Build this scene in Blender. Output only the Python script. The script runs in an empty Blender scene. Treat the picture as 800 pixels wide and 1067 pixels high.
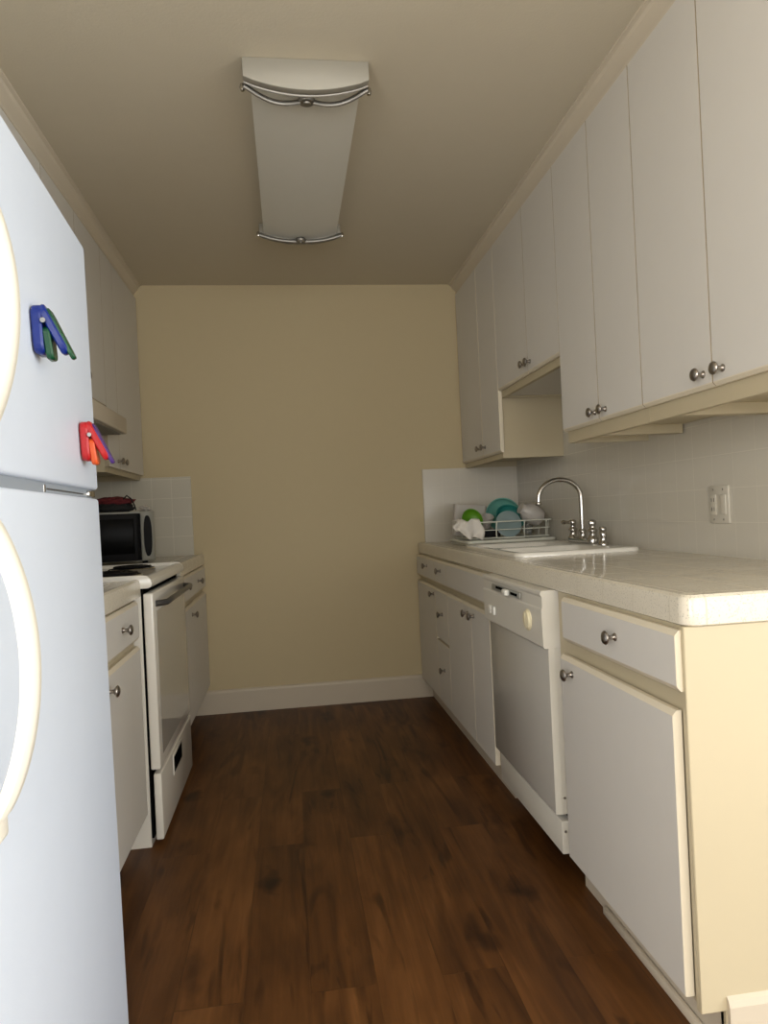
import bpy, bmesh, math, random
from mathutils import Vector, Matrix, noise
random.seed(7)
SC = bpy.context.scene
COL = SC.collection
PI = math.pi

# ---------------------------------------------------------------- materials
def new_mat(name):
    m = bpy.data.materials.new(name); m.use_nodes = True
    nt = m.node_tree; b = nt.nodes['Principled BSDF']
    return m, nt, b
def mat(name, col, rough=.5, metal=0., noise_amt=0., nscale=20., bump=0., bscale=60., trans=0., alpha=1., ior=1.5, coat=0., spec=None):
    m, nt, b = new_mat(name)
    b.inputs['Base Color'].default_value = (*col, 1); b.inputs['Roughness'].default_value = rough
    b.inputs['Metallic'].default_value = metal; b.inputs['IOR'].default_value = ior
    if trans: b.inputs['Transmission Weight'].default_value = trans
    if coat: b.inputs['Coat Weight'].default_value = coat
    if spec is not None: b.inputs['Specular IOR Level'].default_value = spec
    if alpha < 1: b.inputs['Alpha'].default_value = alpha
    tc = nt.nodes.new('ShaderNodeTexCoord')
    n = nt.nodes.new('ShaderNodeTexNoise'); n.inputs['Scale'].default_value = nscale; n.inputs['Detail'].default_value = 4
    nt.links.new(tc.outputs['Object'], n.inputs['Vector'])
    r = nt.nodes.new('ShaderNodeMix'); r.data_type = 'RGBA'
    a = max(noise_amt, .015)
    r.inputs['A'].default_value = tuple(max(0, c*(1-a)) for c in col)+(1,)
    r.inputs['B'].default_value = tuple(min(1, c*(1+a)) for c in col)+(1,)
    nt.links.new(n.outputs['Fac'], r.inputs['Factor']); nt.links.new(r.outputs['Result'], b.inputs['Base Color'])
    if bump:
        n2 = nt.nodes.new('ShaderNodeTexNoise'); n2.inputs['Scale'].default_value = bscale; n2.inputs['Detail'].default_value = 3
        nt.links.new(tc.outputs['Object'], n2.inputs['Vector'])
        bp = nt.nodes.new('ShaderNodeBump'); bp.inputs['Strength'].default_value = bump; bp.inputs['Distance'].default_value = .003
        nt.links.new(n2.outputs['Fac'], bp.inputs['Height']); nt.links.new(bp.outputs['Normal'], b.inputs['Normal'])
    return m
def tile_mat(name, col, grout, size, off, axes, rough=.12, g=.012, speck=0., gmix=1.):
    """ceramic tiles on a world grid: joint lines across each axis in axes"""
    m, nt, b = new_mat(name); N = nt.nodes; L = nt.links
    geo = N.new('ShaderNodeNewGeometry')
    sp = N.new('ShaderNodeSeparateXYZ'); L.new(geo.outputs['Position'], sp.inputs[0])
    sn = N.new('ShaderNodeSeparateXYZ'); L.new(geo.outputs['True Normal'], sn.inputs[0])
    def M(op, a, b_=None):
        n = N.new('ShaderNodeMath'); n.operation = op
        for i, v in enumerate((a, b_)):
            if v is None: continue
            if isinstance(v, (int, float)): n.inputs[i].default_value = v
            else: L.new(v, n.inputs[i])
        return n.outputs[0]
    tot = None
    for i in axes:
        v = M('DIVIDE', M('SUBTRACT', sp.outputs[i], off[i]), size)
        fr = M('FRACT', v)
        d = M('ABSOLUTE', M('SUBTRACT', fr, .5))
        line = M('GREATER_THAN', d, .5-g)
        flat = M('LESS_THAN', M('ABSOLUTE', sn.outputs[i]), .6)
        l = M('MULTIPLY', line, flat)
        tot = l if tot is None else M('MAXIMUM', tot, l)
    base = N.new('ShaderNodeMix'); base.data_type = 'RGBA'
    vo = N.new('ShaderNodeTexNoise'); vo.inputs['Scale'].default_value = 260; vo.inputs['Detail'].default_value = 3
    L.new(geo.outputs['Position'], vo.inputs['Vector'])
    fac = M('MULTIPLY', M('GREATER_THAN', vo.outputs['Fac'], .61), speck)
    L.new(fac, base.inputs['Factor'])
    base.inputs['A'].default_value = (*col, 1); base.inputs['B'].default_value = tuple(c*.45 for c in col)+(1,)
    mx = N.new('ShaderNodeMix'); mx.data_type = 'RGBA'
    L.new(M('MULTIPLY', tot, gmix), mx.inputs['Factor']); L.new(base.outputs['Result'], mx.inputs['A']); mx.inputs['B'].default_value = (*grout, 1)
    L.new(mx.outputs['Result'], b.inputs['Base Color'])
    L.new(M('ADD', M('MULTIPLY', tot, .5), rough), b.inputs['Roughness'])
    lo = N.new('ShaderNodeTexNoise'); lo.inputs['Scale'].default_value = 9; L.new(geo.outputs['Position'], lo.inputs['Vector'])
    h = M('SUBTRACT', M('MULTIPLY', lo.outputs['Fac'], .5), tot)
    bp = N.new('ShaderNodeBump'); bp.inputs['Strength'].default_value = .35; bp.inputs['Distance'].default_value = .002
    L.new(h, bp.inputs['Height']); L.new(bp.outputs['Normal'], b.inputs['Normal'])
    return m
def floor_mat():
    m, nt, b = new_mat('wood_planks'); N = nt.nodes; L = nt.links
    geo = N.new('ShaderNodeNewGeometry')
    mp = N.new('ShaderNodeMapping'); mp.inputs['Rotation'].default_value = (0, 0, PI/2); L.new(geo.outputs['Position'], mp.inputs[0])
    br = N.new('ShaderNodeTexBrick'); L.new(mp.outputs[0], br.inputs['Vector'])
    br.inputs['Scale'].default_value = 1; br.inputs['Brick Width'].default_value = 1.2; br.inputs['Row Height'].default_value = .155
    br.inputs['Mortar Size'].default_value = .0012; br.inputs['Mortar Smooth'].default_value = .3
    br.offset = .37; br.inputs['Color1'].default_value = (0, 0, 0, 1); br.inputs['Color2'].default_value = (1, 1, 1, 1); br.inputs['Mortar'].default_value = (.5, .5, .5, 1)
    tone = br.outputs['Color']
    # shift the grain from plank to plank
    ad = N.new('ShaderNodeVectorMath'); ad.operation = 'ADD'
    sc = N.new('ShaderNodeVectorMath'); sc.operation = 'SCALE'; sc.inputs['Scale'].default_value = 7.3; L.new(tone, sc.inputs[0])
    L.new(geo.outputs['Position'], ad.inputs[0]); L.new(sc.outputs[0], ad.inputs[1])
    def nz(scale, sx, sy, det=5, dist=0.):
        mm = N.new('ShaderNodeMapping'); mm.inputs['Scale'].default_value = (sx, sy, 1); L.new(ad.outputs[0], mm.inputs[0])
        n = N.new('ShaderNodeTexNoise'); n.inputs['Scale'].default_value = scale; n.inputs['Detail'].default_value = det; n.inputs['Distortion'].default_value = dist
        L.new(mm.outputs[0], n.inputs['Vector']); return n.outputs['Fac'], mm
    fine, _ = nz(1, 60, 3, 6, .6)
    mid, _ = nz(1, 11, 1.6, 4, 1.6)
    big, _ = nz(1, 4.5, 1.9, 3, .4)
    def M(op, a, b_):
        n = N.new('ShaderNodeMath'); n.operation = op
        for i, v in enumerate((a, b_)):
            if isinstance(v, (int, float)): n.inputs[i].default_value = v
            else: L.new(v, n.inputs[i])
        return n.outputs[0]
    s = M('ADD', M('ADD', M('MULTIPLY', fine, .26), M('MULTIPLY', mid, .46)), M('MULTIPLY', big, .46))
    bw = N.new('ShaderNodeRGBToBW'); L.new(tone, bw.inputs[0])
    s = M('ADD', s, M('MULTIPLY', M('SUBTRACT', bw.outputs[0], .5), .05))
    # knots with grain bending round them, only on some boards
    mm = N.new('ShaderNodeMapping'); mm.inputs['Scale'].default_value = (4.2, 1.5, 1); mm.inputs['Location'].default_value = (.62, .31, 0); L.new(geo.outputs['Position'], mm.inputs[0])
    wn = N.new('ShaderNodeTexNoise'); wn.inputs['Scale'].default_value = 7; wn.inputs['Detail'].default_value = 3; L.new(geo.outputs['Position'], wn.inputs['Vector'])
    ws = N.new('ShaderNodeVectorMath'); ws.operation = 'SCALE'; ws.inputs['Scale'].default_value = .55; L.new(wn.outputs['Color'], ws.inputs[0])
    wa = N.new('ShaderNodeVectorMath'); wa.operation = 'ADD'; L.new(mm.outputs[0], wa.inputs[0]); L.new(ws.outputs[0], wa.inputs[1])
    vo = N.new('ShaderNodeTexVoronoi'); vo.voronoi_dimensions = '2D'; vo.inputs['Scale'].default_value = 1; L.new(wa.outputs[0], vo.inputs['Vector'])
    vb = N.new('ShaderNodeRGBToBW'); L.new(vo.outputs['Color'], vb.inputs[0])
    kr = N.new('ShaderNodeMapRange'); kr.inputs['From Min'].default_value = .035; kr.inputs['From Max'].default_value = .16; kr.inputs['To Min'].default_value = .34; kr.inputs['To Max'].default_value = 0; L.new(vo.outputs['Distance'], kr.inputs['Value'])
    s = M('SUBTRACT', s, M('MULTIPLY', kr.outputs['Result'], M('MULTIPLY', vb.outputs[0], 1.3)))
    # dark mineral streaks
    st, _ = nz(1, 7, 1.1, 2, 3.0)
    sr = N.new('ShaderNodeMapRange'); sr.inputs['From Min'].default_value = .60; sr.inputs['From Max'].default_value = .70; sr.inputs['To Max'].default_value = .17; L.new(st, sr.inputs['Value'])
    s = M('SUBTRACT', s, sr.outputs['Result'])
    cr = N.new('ShaderNodeValToRGB'); L.new(s, cr.inputs['Fac'])
    e = cr.color_ramp.elements
    e[0].position = .26; e[0].color = (.020, .007, .002, 1)
    e[1].position = .80; e[1].color = (.190, .078, .022, 1)
    k = e.new(.45); k.color = (.058, .021, .0050, 1)
    k = e.new(.60); k.color = (.108, .041, .0100, 1)
    mo = N.new('ShaderNodeMix'); mo.data_type = 'RGBA'; L.new(M('MULTIPLY', br.outputs['Fac'], .22), mo.inputs['Factor']); L.new(cr.outputs[0], mo.inputs['A']); mo.inputs['B'].default_value = (.02, .01, .005, 1)
    L.new(mo.outputs['Result'], b.inputs['Base Color'])
    b.inputs['Roughness'].default_value = .45; b.inputs['Specular IOR Level'].default_value = .3
    bp = N.new('ShaderNodeBump'); bp.inputs['Strength'].default_value = .15; bp.inputs['Distance'].default_value = .002
    L.new(M('SUBTRACT', s, br.outputs['Fac']), bp.inputs['Height']); L.new(bp.outputs['Normal'], b.inputs['Normal'])
    return m

WALL = mat('cream_paint', (.55, .46, .29), .75, bump=.15, bscale=180)
PALEW = mat('bounce_wall_paint', (.80, .77, .70), .8)  # unseen rear walls, made pale to bounce more light into the kitchen
BOUNCE_CARPET = mat('bounce_beige_carpet', (.50, .46, .39), .95, noise_amt=.1, nscale=80, bump=.5, bscale=300)  # unseen light floor covering, added behind the camera as a bounce surface
CEIL = mat('ceiling_paint', (.63, .57, .45), .85, bump=.2, bscale=120)
TRIM = mat('white_trim_paint', (.56, .49, .39), .45)
CREAM = mat('cream_cabinet_paint', (.50, .43, .295), .5, noise_amt=.03, nscale=3)
LAM = mat('white_laminate', (.66, .635, .595), .42, bump=.03, bscale=300)
CROWN = mat('crown_paint', (.62, .55, .44), .5)
EDGEB = mat('brown_seam_shade', (.40, .33, .23), .6)  # brown put on upper door sides to darken the seams between doors
EDGE = mat('cream_edge', (.70, .63, .50), .5)
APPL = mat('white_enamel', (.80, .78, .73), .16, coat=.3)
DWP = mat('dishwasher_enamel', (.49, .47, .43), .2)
DWC = mat('dishwasher_plastic', (.68, .65, .58), .4)
FRIDGE = mat('fridge_enamel', (.71, .78, .90), .42, bump=.12, bscale=350)
HANDLE = mat('ivory_plastic', (.92, .88, .78), .35)
GASK = mat('grey_gasket', (.30, .33, .37), .5)
CHROME = mat('chrome', (.50, .48, .45), .16, 1.)
NICKEL = mat('brushed_nickel', (.36, .33, .30), .28, 1.)
SATIN = mat('satin_nickel', (.40, .38, .33), .6, .5)
SCROLL = mat('dark_nickel', (.26, .25, .23), .4, .9)
BLACK = mat('black_plastic', (.005, .005, .006), .5, spec=.12)
DARK = mat('recess_shade', (.004, .004, .004), 1., spec=0.)  # near-black colour that stands for the shade inside slots and gaps
GLASSB = mat('black_glass', (.003, .003, .003), .25, spec=.04)
SILVER = mat('silver_grey_plastic', (.30, .30, .27), .4)
GREYH = mat('dark_grey_metal', (.12, .12, .12), .35, .7)
ACRYL = mat('white_acrylic', (.74, .73, .67), .5)
SINKM = mat('white_porcelain', (.80, .77, .70), .12, coat=.4)
TOP = tile_mat('speckled_counter_tile', (.68, .63, .53), (.52, .47, .38), .1524, (.7925, 1.327, 0), (0, 1), .16, .011, .55)
SPL = tile_mat('backsplash_tile', (.62, .58, .50), (.70, .65, .54), .1085, (.803, 2.135, .915), (0, 1, 2), .22, .011, 0, .2)
SPL2 = tile_mat('backsplash_tile_left', (.56, .53, .45), (.74, .69, .58), .1085, (-.5445, 4.1, .915), (0, 1, 2), .22, .012, 0, .5)
FLOOR = floor_mat()
BLUE = mat('blue_plastic', (.003, .020, .20), .25); GREEN = mat('green_plastic', (.003, .065, .025), .25)
RED = mat('red_plastic', (.48, .012, .016), .3); ORANGE = mat('orange_plastic', (.70, .10, .02), .3); PURPLE = mat('purple_plastic', (.06, .02, .16), .3)
LIME = mat('lime_plastic', (.11, .30, .012), .45)
TEAL = mat('teal_plastic', (.13, .36, .30), .5); TEALD = mat('dark_teal_plastic', (.02, .20, .18), .4)
PALE = mat('pale_blue_ceramic', (.20, .27, .27), .35)
CLOTH = mat('white_cloth', (.72, .68, .62), .9, bump=.4, bscale=200)
WIRE = mat('white_wire_coating', (.66, .66, .58), .4)
FROST = mat('frosted_plastic', (.62, .58, .54), .4, trans=.25)
GLASSC = mat('clear_glassware', (.75, .76, .72), .12, trans=.75)
REDC = mat('dark_red_fabric', (.13, .012, .016), .8, bump=.5, bscale=60)
BLKC = mat('black_fabric', (.012, .012, .012), .85)
PLATE = mat('almond_switch_plate', (.58, .54, .46), .35)
DIAL = mat('ivory_dial', (.80, .72, .50), .35)
LABELM = mat('label_print', (.80, .79, .74), .4)

# ---------------------------------------------------------------- mesh helpers
def BM(): return bmesh.new()
def merge(dst, src):
    me = bpy.data.meshes.new('t'); src.to_mesh(me); src.free(); dst.from_mesh(me); bpy.data.meshes.remove(me)
def box(bm, x0, x1, y0, y1, z0, z1, bev=0., seg=2, mi=0, edges=None):
    t = bmesh.new(); bmesh.ops.create_cube(t, size=1)
    for v in t.verts:
        v.co = Vector(((x0+x1)/2+v.co.x*abs(x1-x0), (y0+y1)/2+v.co.y*abs(y1-y0), (z0+z1)/2+v.co.z*abs(z1-z0)))
    if bev:
        es = [e for e in t.edges if edges is None or edges((e.verts[0].co+e.verts[1].co)/2, (e.verts[1].co-e.verts[0].co).normalized())]
        bmesh.ops.bevel(t, geom=es, offset=bev, segments=seg, profile=.5, affect='EDGES')
    for f in t.faces: f.material_index = mi
    merge(bm, t)
def prism(bm, pts, axis, a0, a1, mi=0, bev=0.):
    """extrude a closed 2-D outline along an axis; pts are the two other coordinates in x,y,z order"""
    t = bmesh.new()
    def P(p, a):
        q = list(p); q.insert(axis, a); return Vector(q)
    A = [t.verts.new(P(p, a0)) for p in pts]; B = [t.verts.new(P(p, a1)) for p in pts]
    n = len(pts); t.faces.new(A); t.faces.new(B[::-1])
    for i in range(n): t.faces.new((A[i], B[i], B[(i+1) % n], A[(i+1) % n]))
    bmesh.ops.recalc_face_normals(t, faces=t.faces)
    if bev: bmesh.ops.bevel(t, geom=list(t.edges), offset=bev, segments=2, profile=.5, affect='EDGES')
    for f in t.faces: f.material_index = mi
    merge(bm, t)
def tube(bm, pts, r, seg=10, closed=False, mi=0, flat=None):
    t = bmesh.new(); pts = [Vector(p) for p in pts]; n = len(pts); rings = []
    rr = r if isinstance(r, (list, tuple)) else [r]*n
    up = None
    for i, p in enumerate(pts):
        if closed: d = pts[(i+1) % n]-pts[i-1]
        else: d = pts[min(i+1, n-1)]-pts[max(i-1, 0)]
        d.normalize()
        if up is None:
            up = Vector((0, 0, 1)) if abs(d.z) < .9 else Vector((1, 0, 0))
        a = (up-d*up.dot(d)).normalized(); up = a; b = d.cross(a)
        fa, fb = flat if flat else (1, 1)
        rings.append([t.verts.new(p+(a*math.cos(2*PI*k/seg)*fa+b*math.sin(2*PI*k/seg)*fb)*rr[i]) for k in range(seg)])
    m = n if closed else n-1
    for i in range(m):
        A, B = rings[i], rings[(i+1) % n]
        for k in range(seg): t.faces.new((A[k], A[(k+1) % seg], B[(k+1) % seg], B[k]))
    if not closed: t.faces.new(rings[0][::-1]); t.faces.new(rings[-1])
    bmesh.ops.recalc_face_normals(t, faces=t.faces)
    for f in t.faces: f.material_index = mi
    merge(bm, t)
def lathe(bm, prof, c, ax=(0, 0, 1), seg=24, mi=0, thick=None):
    """profile [(r,h)] turned about the axis through c"""
    t = bmesh.new(); ax = Vector(ax).normalized(); q = Vector((0, 0, 1)).rotation_difference(ax); c = Vector(c)
    rings = []
    for r, h in prof:
        if r < 1e-5: rings.append([t.verts.new(c+q @ Vector((0, 0, h)))])
        else: rings.append([t.verts.new(c+q @ Vector((r*math.cos(2*PI*k/seg), r*math.sin(2*PI*k/seg), h))) for k in range(seg)])
    for A, B in zip(rings, rings[1:]):
        for k in range(seg):
            k2 = (k+1) % seg
            if len(A) == 1 and len(B) == 1: continue
            if len(A) == 1: t.faces.new((A[0], B[k], B[k2]))
            elif len(B) == 1: t.faces.new((A[k], A[k2], B[0]))
            else: t.faces.new((A[k], A[k2], B[k2], B[k]))
    if len(rings[0]) > 1: t.faces.new(rings[0][::-1])
    if len(rings[-1]) > 1: t.faces.new(rings[-1])
    bmesh.ops.recalc_face_normals(t, faces=t.faces)
    for f in t.faces: f.material_index = mi
    merge(bm, t)
def obj(name, bm, mats, parent=None, local=False, smooth=True, angle=40, base=None):
    me = bpy.data.meshes.new(name)
    if parent is not None and not local:
        bmesh.ops.translate(bm, verts=bm.verts, vec=-parent.location)
    loc = None
    if parent is None:
        xs = [v.co for v in bm.verts]
        if base is None:
            base = Vector(((min(v.x for v in xs)+max(v.x for v in xs))/2, (min(v.y for v in xs)+max(v.y for v in xs))/2, min(v.z for v in xs)))
        loc = Vector(base); bmesh.ops.translate(bm, verts=bm.verts, vec=-loc)
    bm.to_mesh(me); bm.free()
    for m in (mats if isinstance(mats, (list, tuple)) else [mats]): me.materials.append(m)
    o = bpy.data.objects.new(name, me); COL.objects.link(o)
    if parent is not None: o.parent = parent
    elif loc is not None: o.location = loc
    if smooth:
        me.polygons.foreach_set('use_smooth', [True]*len(me.polygons))
        me.set_sharp_from_angle(angle=math.radians(angle))
    return o
def tag(o, label=None, cat=None, group=None, kind=None):
    if label: o['label'] = label
    if cat: o['category'] = cat
    if group: o['group'] = group
    if kind: o['kind'] = kind
    return o
def thing(name, label, cat, loc, rot=(0, 0, 0), group='plastic clips on the freezer door'):
    o = bpy.data.objects.new(name, None); o.empty_display_size = .1; COL.objects.link(o)
    o.location = loc; o.rotation_euler = rot
    return tag(o, label, cat, group)
def struct(name, bm, m, **k):
    return tag(obj(name, bm, m, smooth=k.pop('smooth', False), **k), kind='structure')

# ---------------------------------------------------------------- measures
D = 4.115; ZC = 2.452; XL = -1.131; XR = 1.39; YE = 1.277; CT = .915
XF = 4.4; YB = -3.0

# ---------------------------------------------------------------- the room
W1 = (-.6, 3.4, .7, 2.25); W2 = (-2.5, .5, .1, 2.2); W3 = (-2.6, -.5, .7, 2.2)  # W3 is an unseen opening added to spread the light
b = BM(); box(b, XL-.1, XR+.1, -.6, D+.1, -.1, 0); struct('floor', b, FLOOR)
b = BM(); box(b, XL-.1, XF+.1, YB-.1, -.6, -.1, 0); box(b, XR+.1, XF+.1, -.6, YE+.1, -.1, 0); struct('floor', b, BOUNCE_CARPET)
b = BM(); box(b, XL-.1, XF+.1, YB-.1, D+.1, ZC, ZC+.1); struct('ceiling', b, CEIL)
b = BM(); box(b, XL-.1, XR+.1, D, D+.1, 0, ZC); struct('wall_back', b, WALL)
b = BM(); box(b, XL-.1, XL, W3[1], D, 0, ZC); box(b, XL-.1, XL, YB, W3[0], 0, ZC); box(b, XL-.1, XL, W3[0], W3[1], 0, W3[2]); box(b, XL-.1, XL, W3[0], W3[1], W3[3], ZC); struct('wall_left', b, WALL)
b = BM(); box(b, XR, XR+.1, YE, D, 0, ZC); box(b, XR+.1, XF, YE, YE+.1, 0, ZC); struct('wall_right', b, WALL)
# wall behind the camera with a wide window, far right wall with a glass door
b = BM()
box(b, XL-.1, W1[0], YB-.1, YB, 0, ZC); box(b, W1[1], XF+.1, YB-.1, YB, 0, ZC)
box(b, W1[0], W1[1], YB-.1, YB, 0, W1[2]); box(b, W1[0], W1[1], YB-.1, YB, W1[3], ZC); struct('wall_front', b, PALEW)
b = BM()
box(b, XF, XF+.1, YB, W2[0], 0, ZC); box(b, XF, XF+.1, W2[1], YE+.1, 0, ZC)
box(b, XF, XF+.1, W2[0], W2[1], 0, W2[2]); box(b, XF, XF+.1, W2[0], W2[1], W2[3], ZC); struct('wall_side', b, PALEW)
b = BM(); f = .05
for x0, x1 in ((W1[0], W1[0]+f), ((W1[0]+W1[1])/2-f/2, (W1[0]+W1[1])/2+f/2), (W1[1]-f, W1[1])): box(b, x0, x1, YB-.08, YB-.03, W1[2], W1[3])
box(b, W1[0], W1[1], YB-.08, YB-.03, W1[2], W1[2]+f); box(b, W1[0], W1[1], YB-.08, YB-.03, W1[3]-f, W1[3]); struct('window_1', b, TRIM)
b = BM()
for y0, y1 in ((W2[0], W2[0]+f), ((W2[0]+W2[1])/2-f/2, (W2[0]+W2[1])/2+f/2), (W2[1]-f, W2[1])): box(b, XF+.03, XF+.08, y0, y1, W2[2], W2[3])
box(b, XF+.03, XF+.08, W2[0], W2[1], W2[2], W2[2]+f); box(b, XF+.03, XF+.08, W2[0], W2[1], W2[3]-f, W2[3]); struct('window_2', b, TRIM)
b = BM()
for y0, y1 in ((W3[0], W3[0]+f), ((W3[0]+W3[1])/2-f/2, (W3[0]+W3[1])/2+f/2), (W3[1]-f, W3[1])): box(b, XL-.08, XL-.03, y0, y1, W3[2], W3[3])
box(b, XL-.08, XL-.03, W3[0], W3[1], W3[2], W3[2]+f); box(b, XL-.08, XL-.03, W3[0], W3[1], W3[3]-f, W3[3]); struct('added_window_3', b, TRIM)  # unseen left rear window, added for fill light from that side
# baseboards
bb = lambda y: [(y, 0), (y, .122), (y+.003, .130), (y+.008, .134), (y+.014, .134), (y+.014, 0)]
b = BM(); prism(b, [(D-.014, 0), (D-.014, .118), (D-.011, .128), (D-.005, .134), (D, .134), (D, 0)], 0, -.6015, .7995); struct('baseboard_back', b, TRIM)
b = BM(); prism(b, [(YE+.008, 0), (YE-.010, 0), (YE-.010, .112), (YE-.006, .124), (YE+.001, .131), (YE+.008, .131)], 0, .803, XF); struct('baseboard_right', b, TRIM)
b = BM(); box(b, .785, .799, YE+.03, 1.80, 0, .022, .005); struct('trim_1', b, TRIM, smooth=True)
# crown mouldings along the upper cabinets
def crown(s, x0, x1, y0, y1):   # s=+1 right side; x0 at ceiling, x1 at cabinet
    h = [(0, 0), (0, -.006), (.22, -.010), (.30, -.022), (.55, -.034), (.78, -.046), (.84, -.056), (1, -.058), (1, 0)]
    return [(x0+(x1-x0)*u, ZC+v) for u, v in h]
b = BM(); prism(b, [(p[0], p[1]) for p in crown(1, 1.012, 1.0645, 0, 0)], 1, YE, D); struct('trim_2', b, CROWN, smooth=True, angle=25)
b = BM(); prism(b, crown(-1, -.772, -.8185, 0, 0), 1, .75, D); struct('trim_3', b, CROWN, smooth=True, angle=25)

# tiled splashbacks
b = BM(); box(b, .795, XR-.011, D-.011, D-.0005, CT-.05, 1.349, .002, 1); tag(obj('tile_backsplash', b, SPL), 'off-white square tile backsplash on the cream back wall behind the dish rack', 'backsplash')
b = BM(); box(b, XR-.011, XR-.0005, YE+.01, D, CT-.05, 1.75, .002, 1); tag(obj('tile_backsplash', b, SPL), 'glossy white tile backsplash on the right wall behind sink and faucet, around the switch plate', 'backsplash')
b = BM(); box(b, XL+.011, -.5445, D-.011, D-.0005, CT-.05, 1.361, .002, 1); tag(obj('tile_backsplash', b, SPL2), 'off-white tile backsplash on the back wall beside the black microwave', 'backsplash')
b = BM(); box(b, XL+.0005, XL+.011, 1.62, D, CT-.05, 1.60, .002, 1); tag(obj('tile_backsplash', b, SPL2), 'white tile backsplash on the left wall behind the microwave and stove', 'backsplash')

# ---------------------------------------------------------------- cabinet kit
def front_panel(parent, name, s, xf, y0, y1, z0, z1, th=.019, label=None, lips='', side=.0018):
    """slab door/drawer front; s=+1 faces -x (right-hand run), s=-1 faces +x; lips: 't' and/or 'b' get a wide cream bevel"""
    lt = .011 if 't' in lips else .0018; lb = .011 if 'b' in lips else .0018
    t_ = bmesh.new(); d_ = lambda l: min(l*.75, .008)
    # rings from front to back: (depth, inset side, inset bottom, inset top)
    rings = []
    for dep, iy, ib, it in ((0, side, lb, lt), (side*.8, side*.2, lb*.75 if lb > .005 else lb*.2, lt*.75 if lt > .005 else lt*.2), (.0085, 0, 0, 0), (th, 0, 0, 0)):
        x = xf+s*dep
        rings.append([t_.verts.new(p) for p in ((x, y0+iy, z0+ib), (x, y1-iy, z0+ib), (x, y1-iy, z1-it), (x, y0+iy, z1-it))])
    f = t_.faces.new(rings[0]); f.material_index = 0
    for A, B_ in zip(rings, rings[1:]):
        for k in range(4):
            f = t_.faces.new((A[k], A[(k+1) % 4], B_[(k+1) % 4], B_[k])); f.material_index = 2 if (side < .001 and k in (1, 3)) else 1
    f = t_.faces.new(rings[-1]); f.material_index = 1
    bmesh.ops.recalc_face_normals(t_, faces=t_.faces)
    o = obj(name, t_, [LAM, EDGE, EDGEB], parent, angle=25)
    if label: o['label'] = label
    return o
def knob(parent, s, x, y, z, owner):
    b = BM()
    lathe(b, [(0, 0), (.0095, 0), (.0095, .002), (.0065, .004), (.0048, .009), (.0055, .015), (.010, .019), (.0155, .0225), (.0165, .0255), (.0145, .029), (.009, .0315), (0, .0325)], (x, y, z), (-s, 0, 0), 20)
    # parent to the door it opens
    o = obj('knob', b, NICKEL, None, base=(0, 0, 0)); o.parent = owner; o.data.transform(Matrix.Translation(-parent.location)); o.location = (0, 0, 0)
    return o
def carcass(parent, s, xframe, xwall, y0, y1, z0, z1, kick=None, name='cabinet_body', hollow=False):
    b = BM()
    if hollow:
        box(b, xframe, xframe+.02, y0, y1, z0, z1, .0015, 1); box(b, xframe+.0199, xwall, y0, y0+.016, z0, z1); box(b, xframe+.0199, xwall, y1-.016, y1, z0, z1)
        box(b, xframe+.0199, xwall, y0+.0159, y1-.0159, z0, z0+.018); box(b, xwall-.008, xwall, y0+.0159, y1-.0159, z0+.0179, z1)
    else: box(b, min(xframe, xwall), max(xframe, xwall), y0, y1, z0, z1, .0015, 1)
    if kick:
        k_ = BM(); box(k_, min(kick, xwall), max(kick, xwall), y0, y1, 0, z0-.0005); obj('toe_kick', k_, TRIM, parent)
    return obj(name, b, CREAM, parent)

# ---- right-hand base run (door faces at x=.735, frames at x=.755)
s = 1; XD = .736; XFR = .757; KX = .80; RB = XR-.012
def basecab(label, y0, y1):
    t = thing('base_cabinet', label, 'cabinet', ((XFR+RB)/2, (y0+y1)/2, 0), group='white base cabinets under the right counter')
    return t
t = basecab('white base cabinet nearest the camera under the right counter, drawer over wide door', YE, 1.942)
carcass(t, 1, XFR, RB, YE+.008, 1.942, .104, .872, KX)
b = BM(); box(b, .7485, RB, YE, YE+.0165, .10, .856, .002, 1); box(b, KX, RB, YE, YE+.0165, 0, .10); o = obj('end_panel', b, CREAM, t); o['label'] = 'cream painted end panel facing the room'
d = front_panel(t, 'drawer', 1, XD, 1.288, 1.868, .727, .848, lips='tb'); knob(t, 1, XD, 1.545, .792, d)
d = front_panel(t, 'door', 1, .731, 1.300, 1.880, .122, .688, lips='t'); knob(t, 1, .731, 1.800, .648, d)

# sink base with false front, two doors
t = basecab('white sink base cabinet just beyond the dishwasher, pair of doors under plain panel', 2.578, 3.318)
carcass(t, 1, XFR, RB, 2.578, 3.319, .104, .872, KX, hollow=True)
front_panel(t, 'false_front', 1, XD, 2.60, 3.318, .727, .848, lips='tb')
d = front_panel(t, 'door', 1, XD, 2.60, 2.874, .122, .700, lips='t'); knob(t, 1, XD, 2.828, .660, d)
d = front_panel(t, 'door', 1, XD, 2.876, 3.318, .122, .700, lips='t'); knob(t, 1, XD, 2.924, .660, d)
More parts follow.
